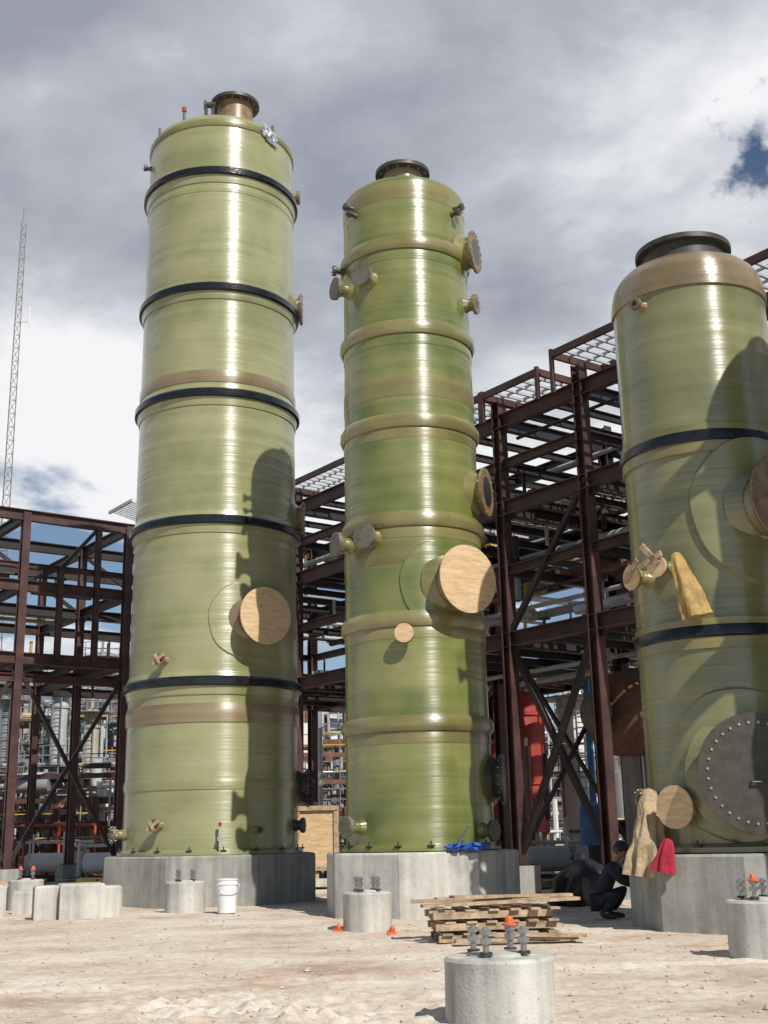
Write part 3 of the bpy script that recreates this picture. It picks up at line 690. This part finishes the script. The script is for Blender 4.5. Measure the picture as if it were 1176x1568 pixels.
# ------------------------------------------------------------------ foreground concrete
def pedestal(x,y,r,h,caps=('orange',),mk='conc_w'):
    b=MB()
    b.lathe([(r*1.0,-.15),(r,h*.3),(r*.998,h*.7),(r,h-.03),(r-.025,h),(r*.8,h+.004),(.001,h+.006)],mk,n=96,fold=lambda a,z:1+.02*noise.noise(V((math.cos(a)*2,math.sin(a)*2,z*2+x)))+.008*noise.noise(V((math.cos(a)*9,math.sin(a)*9,z*12+x))))
    b.lathe([(r*.55,h),(r*.5,h+.03),(.001,h+.04)],mk,n=24,fold=lambda a,z:1+.3*noise.noise(V((math.cos(a)*1.5,math.sin(a)*1.5,x))))
    q=r*.36
    for i,(sx,sy) in enumerate(((-1,-1),(1,-1),(1,1),(-1,1))):
        px,py=sx*q,sy*q; a=.25; X=px*math.cos(a)-py*math.sin(a); Y=px*math.sin(a)+py*math.cos(a)
        b.tube((X,Y,h-.02),(X,Y,h+.26),.028,None,10,'bolt'); b.tube((X,Y,h+.12),(X,Y,h+.17),.055,None,6,'bolt'); b.tube((X,Y,h+.20),(X,Y,h+.24),.055,None,6,'bolt')
        b.tube((X,Y,h+.02),(X,Y,h+.05),.06,None,12,'dark_flange')
        if i<len(caps) and caps[i]: b.lathe([(.04,h+.24),(.04,h+.30),(.025,h+.325),(.001,h+.33)],caps[i],(X,Y,0),14); b.lathe([(.075,h+.245),(.075,h+.26),(.04,h+.27)],caps[i],(X,Y,0),14)
    return b.build('concrete_pedestal',(x,y,0))
pedestal(.96,11.6,.5,.52,(None,None,'orange'),'conc_w')
pedestal(-.44,22.2,.43,.64,(None,))
pedestal(-4.78,29.0,.46,.66,(None,))
pedestal(4.78,16.4,.44,.69,('orange','orange'))
pedestal(-9.2,31.5,.42,.7,('orange','orange'))
def block(x,y,dx,dy,h,rot,step=0):
    b=MB(); c=.04
    def bx(X,Y,dx,dy,h):
        vs=[]
        for z,k in((-.15,0),(h-c,0),(h,c)):
            for sx,sy in((-1,-1),(1,-1),(1,1),(-1,1)): vs.append((X+sx*(dx/2-k),Y+sy*(dy/2-k),z))
        fs=[(0,3,2,1),(8,9,10,11)]
        for j in(0,4):
            for i in range(4): fs.append((j+i,j+(i+1)%4,j+4+(i+1)%4,j+4+i))
        b.add(vs,fs,'conc_w')
    bx(0,0,dx,dy,h)
    if step: bx(-dx*.5-.25,.12,.52,dy*.7,h*.96); bx(dx*.5+.2,.2,.42,dy*.6,h*.9)
    b.build('concrete_block',(x,y,0),(0,0,rot),smooth=False)
block(-6.8,27.4,.95,.9,.72,.35,1); block(-9.1,27.2,1.3,1.0,.72,.3); block(-10.2,32,2.2,1.2,.55,.2); block(-8.6,29.8,.8,.8,.5,.3)
b=MB(); b.lathe([(.19,0.0),(.2,.01),(.235,.60),(.25,.605),(.25,.64),(.238,.645),(.238,.70),(.25,.705),(.25,.73),(.225,.732),(.2,.3),(0.001,.28)],'bucket',n=48)
for i in range(14):
    a=math.pi*i/14; a2=math.pi*(i+1)/14
    b.tube((.25*math.cos(a),-.1-.16*math.sin(a)*.9,.62-.22*math.sin(a)),(.25*math.cos(a2),-.1-.16*math.sin(a2)*.9,.62-.22*math.sin(a2)),.008,None,6,'galv')
b.build('plastic_bucket',(-3.68,28.0,0),(rad(0),rad(0),.4))
for x,y in((-.95,21.9),(-.02,21.2)):
    b=MB(); b.lathe([(.09,0),(.085,.02),(.05,.03),(.045,.1),(.02,.13),(.001,.13)],'orange',n=16); b.tube((0,0,-.05),(0,0,.05),.015,None,6,'bolt'); b.build('marker_cap',(x,y,.01),(.3,.2,0))
b=MB()
def plank(x,y,z,l,w,h,rz,rx=0,ry=0): b.box((x,y,z),l,w,h,'lumber',Matrix.Rotation(rz,3,'Z')@Matrix.Rotation(rx,3,'X')@Matrix.Rotation(ry,3,'Y'))
for lay in range(3):
    zz=.05+lay*.17
    for k in(-.45,0,.45): plank(-.05*lay,k,zz,1.9,.1,.1,.05*lay)
    for k in range(6): plank(-.82+k*.33,0,zz+.066+.001*k,.16,1.1,.03,.05*lay+random.uniform(-.06,.06))
plank(.05,-.35,.56,2.5,.24,.045,.06,0,-.02); plank(-.2,.1,.575,2.2,.22,.045,-.1,.04); plank(.25,.4,.60,2.3,.2,.045,.14); plank(.1,-.05,.635,1.7,.18,.04,.3,.0,.02)
plank(.2,-.72,.04,1.9,.16,.05,.04); plank(.5,-.8,.1,1.5,.12,.05,-.1,0,.03)
b.build('timber_pallet_stack',(1.6,19.9,0),(0,0,.1),smooth=False)

# ------------------------------------------------------------------ ground
def gm():
    m,nt,b=new_mat('dirt'); L=nt.links; tc=N(nt,'ShaderNodeTexCoord')
    def nz(sc,det,ro=.6,map=None):
        n=N(nt,'ShaderNodeTexNoise'); n.inputs['Scale'].default_value=sc; n.inputs['Detail'].default_value=det; n.inputs['Roughness'].default_value=ro
        if map:
            mp=N(nt,'ShaderNodeMapping'); mp.inputs['Scale'].default_value=map; L.new(tc.outputs['Object'],mp.inputs[0]); L.new(mp.outputs[0],n.inputs['Vector'])
        else: L.new(tc.outputs['Object'],n.inputs['Vector'])
        return n
    a=nz(.45,8,.66,(.8,1.2,1)); f=nz(7,7,.72); g=nz(55,4,.7)
    r=N(nt,'ShaderNodeValToRGB'); e=r.color_ramp.elements
    e[0].position=.32; e[0].color=(.42,.315,.235,1); e[1].position=.60; e[1].color=(.68,.62,.535,1); k=e.new(.45); k.color=(.58,.485,.395,1)
    L.new(a.outputs['Fac'],r.inputs['Fac'])
    r2=N(nt,'ShaderNodeValToRGB'); e=r2.color_ramp.elements; e[0].position=.32; e[0].color=(.74,.71,.68,1); e[1].position=.56; e[1].color=(1.04,1.035,1.03,1)
    L.new(f.outputs['Fac'],r2.inputs['Fac'])
    mx=N(nt,'ShaderNodeMix',data_type='RGBA',blend_type='MULTIPLY'); mx.inputs['Factor'].default_value=1
    L.new(r.outputs[0],mx.inputs['A']); L.new(r2.outputs[0],mx.inputs['B']); L.new(mx.outputs['Result'],b.inputs['Base Color']); b.inputs['Roughness'].default_value=.95
    b.inputs['Specular IOR Level'].default_value=.2
    s=N(nt,'ShaderNodeMath',operation='MULTIPLY_ADD'); s.inputs[1].default_value=.3; L.new(g.outputs['Fac'],s.inputs[0]); L.new(f.outputs['Fac'],s.inputs[2])
    bp=N(nt,'ShaderNodeBump'); bp.inputs['Strength'].default_value=.7; bp.inputs['Distance'].default_value=.045; L.new(s.outputs[0],bp.inputs['Height']); L.new(bp.outputs['Normal'],b.inputs['Normal'])
    return m
M['dirt']=gm()
def hgt(x,y):
    w=max(0,min(1,(y-5)/3))*max(0,min(1,(50-y)/15))*max(0,min(1,(16-abs(x))/5))
    h=.045*noise.noise(V((x*.35,y*.35,0)))+.025*noise.noise(V((x*1.3,y*1.3,3)))+.018*noise.noise(V((x*4,y*4,5)))
    for ox,oy in((-.6,11.9),(-1.8,13.0)):
        d=math.hypot((x-ox),(y-oy)*1.2)
        k=math.exp(-d*d/1.4); h+=k*.10*(noise.noise(V((x*6,y*6,9)))+.6*noise.noise(V((x*13,y*13,9))))
    for c in(13.2,15.0):
        q=y-c-.12*x-.25*math.sin(x*.4); h-=.035*math.exp(-(q/.16)**2); h+=.015*math.exp(-((abs(q)-.32)/.12)**2)
    return w*(h-.015)
xs=[-2500,-400,-120,-60,-30,-16,-14,-12,-10,-9,-8]; a=-7.0
while a<7: xs.append(a); a+=.07
xs+=[7.2,8,9,10,12,14,16,30,60,120,400,2500]
ys=[-2500,-300,-50,-10,2,6]; a=8.5
while a<18: ys.append(a); a+=.06
while a<50: ys.append(a); a+=.2
ys+=[60,80,120,200,400,1000,2500,3500]
vs=[];fs=[];nx=len(xs)
for y in ys:
    for x in xs: vs.append((x,y,hgt(x,y)))
for j in range(len(ys)-1):
    for i in range(nx-1): fs.append((j*nx+i,j*nx+i+1,(j+1)*nx+i+1,(j+1)*nx+i))
b=MB(); b.add(vs,fs,'dirt'); b.build('ground',ang=180)
M['stone']=simple('stone',(.46,.38,.30),.9,0,.35,6,.3,30)
b=MB()
for i in range(1500):
    y=8+random.random()**1.6*24; x=random.uniform(-.36,.36)*y*1.1; s=random.uniform(.010,.03)*(1 if random.random()<.95 else 2.0)
    if (-.6<x+.1<1.4 and 9<y<13 and random.random()<.5): continue
    c=V((x,y,hgt(x,y)+s*.25)); vs=[]
    for p in((1,0,0),(-1,0,0),(0,1,0),(0,-1,0),(0,0,.7),(0,0,-.7)): vs.append(c+V(p)*s*random.uniform(.7,1.3)+V((random.uniform(-s,s)*.3,random.uniform(-s,s)*.3,0)))
    b.add(vs,[(0,2,4),(2,1,4),(1,3,4),(3,0,4),(2,0,5),(1,2,5),(3,1,5),(0,3,5)],'stone')
b.build('gravel',ang=50)

# ------------------------------------------------------------------ sky & light
EL,AZ=44,150
w=bpy.data.worlds.new('World'); scene.world=w; w.use_nodes=True; nt=w.node_tree; L=nt.links
bg=nt.nodes['Background']; bg.inputs['Strength'].default_value=.08
sky=N(nt,'ShaderNodeTexSky',sky_type='NISHITA'); sky.sun_disc=False; sky.sun_elevation=rad(EL); sky.sun_rotation=rad(AZ); sky.air_density=1.0; sky.dust_density=.2; sky.altitude=900
tc=N(nt,'ShaderNodeTexCoord'); sep=N(nt,'ShaderNodeSeparateXYZ'); L.new(tc.outputs['Generated'],sep.inputs[0])
zz=N(nt,'ShaderNodeMath',operation='ADD'); zz.inputs[1].default_value=.22; L.new(sep.outputs['Z'],zz.inputs[0])
zc=N(nt,'ShaderNodeMath',operation='MAXIMUM'); zc.inputs[1].default_value=.08; L.new(zz.outputs[0],zc.inputs[0])
iv=N(nt,'ShaderNodeMath',operation='DIVIDE'); iv.inputs[0].default_value=1; L.new(zc.outputs[0],iv.inputs[1])
pv=N(nt,'ShaderNodeVectorMath',operation='SCALE'); L.new(tc.outputs['Generated'],pv.inputs[0]); L.new(iv.outputs[0],pv.inputs['Scale'])
def cn(sc,det,ro,off,src=pv):
    mp=N(nt,'ShaderNodeMapping'); mp.inputs['Location'].default_value=off; L.new(src.outputs[0],mp.inputs[0])
    n=N(nt,'ShaderNodeTexNoise'); n.inputs['Scale'].default_value=sc; n.inputs['Detail'].default_value=det; n.inputs['Roughness'].default_value=ro; n.inputs['Distortion'].default_value=.2
    L.new(mp.outputs[0],n.inputs['Vector']); return n
n1=cn(2.4,8,.55,(1.3,.4,0)); n2=cn(1.5,6,.5,(5.2,2.2,1)); n3=cn(4.2,7,.56,(3,1,2))
mr=N(nt,'ShaderNodeMapRange'); L.new(sep.outputs['Z'],mr.inputs['Value']); mr.inputs['From Min'].default_value=.20; mr.inputs['From Max'].default_value=.38; mr.inputs['To Min'].default_value=0; mr.inputs['To Max'].default_value=.42
ad=N(nt,'ShaderNodeMath',operation='ADD'); L.new(n1.outputs['Fac'],ad.inputs[0]); L.new(mr.outputs[0],ad.inputs[1])
# the cloud bank lies ahead (+Y); the sky around the sun, behind the viewer, is open
yb=N(nt,'ShaderNodeMapRange'); L.new(sep.outputs['Y'],yb.inputs['Value']); yb.inputs['From Min'].default_value=-.1; yb.inputs['From Max'].default_value=.45; yb.inputs['To Min'].default_value=-.5; yb.inputs['To Max'].default_value=0
ad2=N(nt,'ShaderNodeMath',operation='ADD'); L.new(ad.outputs[0],ad2.inputs[0]); L.new(yb.outputs[0],ad2.inputs[1])
cov=N(nt,'ShaderNodeMapRange',interpolation_type='SMOOTHSTEP'); L.new(ad2.outputs[0],cov.inputs['Value']); cov.inputs['From Min'].default_value=.50; cov.inputs['From Max'].default_value=.63
sb=N(nt,'ShaderNodeVectorMath',operation='SUBTRACT'); L.new(tc.outputs['Generated'],sb.inputs[0]); sb.inputs[1].default_value=(.290,.816,.499)
nn=N(nt,'ShaderNodeTexNoise'); nn.inputs['Scale'].default_value=30; nn.inputs['Detail'].default_value=8; nn.inputs['Roughness'].default_value=.6; L.new(tc.outputs['Generated'],nn.inputs['Vector'])
ln=N(nt,'ShaderNodeVectorMath',operation='LENGTH'); L.new(sb.outputs[0],ln.inputs[0])
la=N(nt,'ShaderNodeMath',operation='MULTIPLY_ADD'); L.new(nn.outputs['Fac'],la.inputs[0]); la.inputs[1].default_value=.15; L.new(ln.outputs['Value'],la.inputs[2])
hm=N(nt,'ShaderNodeMapRange',interpolation_type='SMOOTHSTEP'); L.new(la.outputs[0],hm.inputs['Value']); hm.inputs['From Min'].default_value=.078; hm.inputs['From Max'].default_value=.112; hm.inputs['To Min'].default_value=0
cv=N(nt,'ShaderNodeMath',operation='MULTIPLY'); L.new(cov.outputs[0],cv.inputs[0]); L.new(hm.outputs[0],cv.inputs[1])
t1=N(nt,'ShaderNodeMath',operation='MULTIPLY_ADD'); L.new(n3.outputs['Fac'],t1.inputs[0]); t1.inputs[1].default_value=.58; L.new(n2.outputs['Fac'],t1.inputs[2])
zt=N(nt,'ShaderNodeMapRange'); L.new(sep.outputs['Z'],zt.inputs['Value']); zt.inputs['From Min'].default_value=.32; zt.inputs['From Max'].default_value=.46; zt.inputs['To Min'].default_value=.12; zt.inputs['To Max'].default_value=-.07
xt=N(nt,'ShaderNodeMapRange'); L.new(sep.outputs['X'],xt.inputs['Value']); xt.inputs['From Min'].default_value=.05; xt.inputs['From Max'].default_value=.32; xt.inputs['To Min'].default_value=0; xt.inputs['To Max'].default_value=.11
t2=N(nt,'ShaderNodeMath',operation='ADD'); L.new(t1.outputs[0],t2.inputs[0]); L.new(zt.outputs[0],t2.inputs[1])
t3=N(nt,'ShaderNodeMath',operation='ADD'); L.new(t2.outputs[0],t3.inputs[0]); L.new(xt.outputs[0],t3.inputs[1])
cr=N(nt,'ShaderNodeValToRGB'); e=cr.color_ramp.elements
e[0].position=.59; e[0].color=(.33,.355,.42,1); e[1].position=.94; e[1].color=(.93,.94,.96,1); k=e.new(.75); k.color=(.50,.53,.59,1)
L.new(t3.outputs[0],cr.inputs['Fac'])
cs=N(nt,'ShaderNodeVectorMath',operation='SCALE'); cs.inputs['Scale'].default_value=12.2; L.new(cr.outputs[0],cs.inputs[0])
mix=N(nt,'ShaderNodeMix',data_type='RGBA'); L.new(cv.outputs[0],mix.inputs['Factor']); L.new(sky.outputs[0],mix.inputs['A']); L.new(cs.outputs[0],mix.inputs['B'])
L.new(mix.outputs['Result'],bg.inputs['Color'])

sd=V((math.sin(rad(AZ))*math.cos(rad(EL)),math.cos(rad(AZ))*math.cos(rad(EL)),math.sin(rad(EL))))
lt=bpy.data.lights.new('sun','SUN'); lt.energy=5.0; lt.angle=rad(.5); lt.color=(1,.95,.86)
so=bpy.data.objects.new('sun',lt); scene.collection.objects.link(so); so.rotation_euler=(-sd).to_track_quat('-Z','Y').to_euler(); so.location=(20,-20,40)

# ------------------------------------------------------------------ camera
th=rad(15.1); r=.021
Rv=V((1,0,0)); Fv=V((0,math.cos(th),math.sin(th))); Uv=V((0,-math.sin(th),math.cos(th)))
cx=Rv*math.cos(r)-Uv*math.sin(r); cy=Rv*math.sin(r)+Uv*math.cos(r); cz=-Fv
cam=bpy.data.cameras.new('camera'); cam.sensor_fit='VERTICAL'; cam.sensor_height=36; cam.sensor_width=27; cam.lens=42.1; cam.clip_end=6000
co=bpy.data.objects.new('camera',cam); scene.collection.objects.link(co)
mm=Matrix((cx,cy,cz)).transposed().to_4x4(); mm.translation=(0,0,1.6); co.matrix_world=mm
scene.camera=co
scene.view_settings.view_transform='Standard'; scene.view_settings.look='None'; scene.view_settings.exposure=0
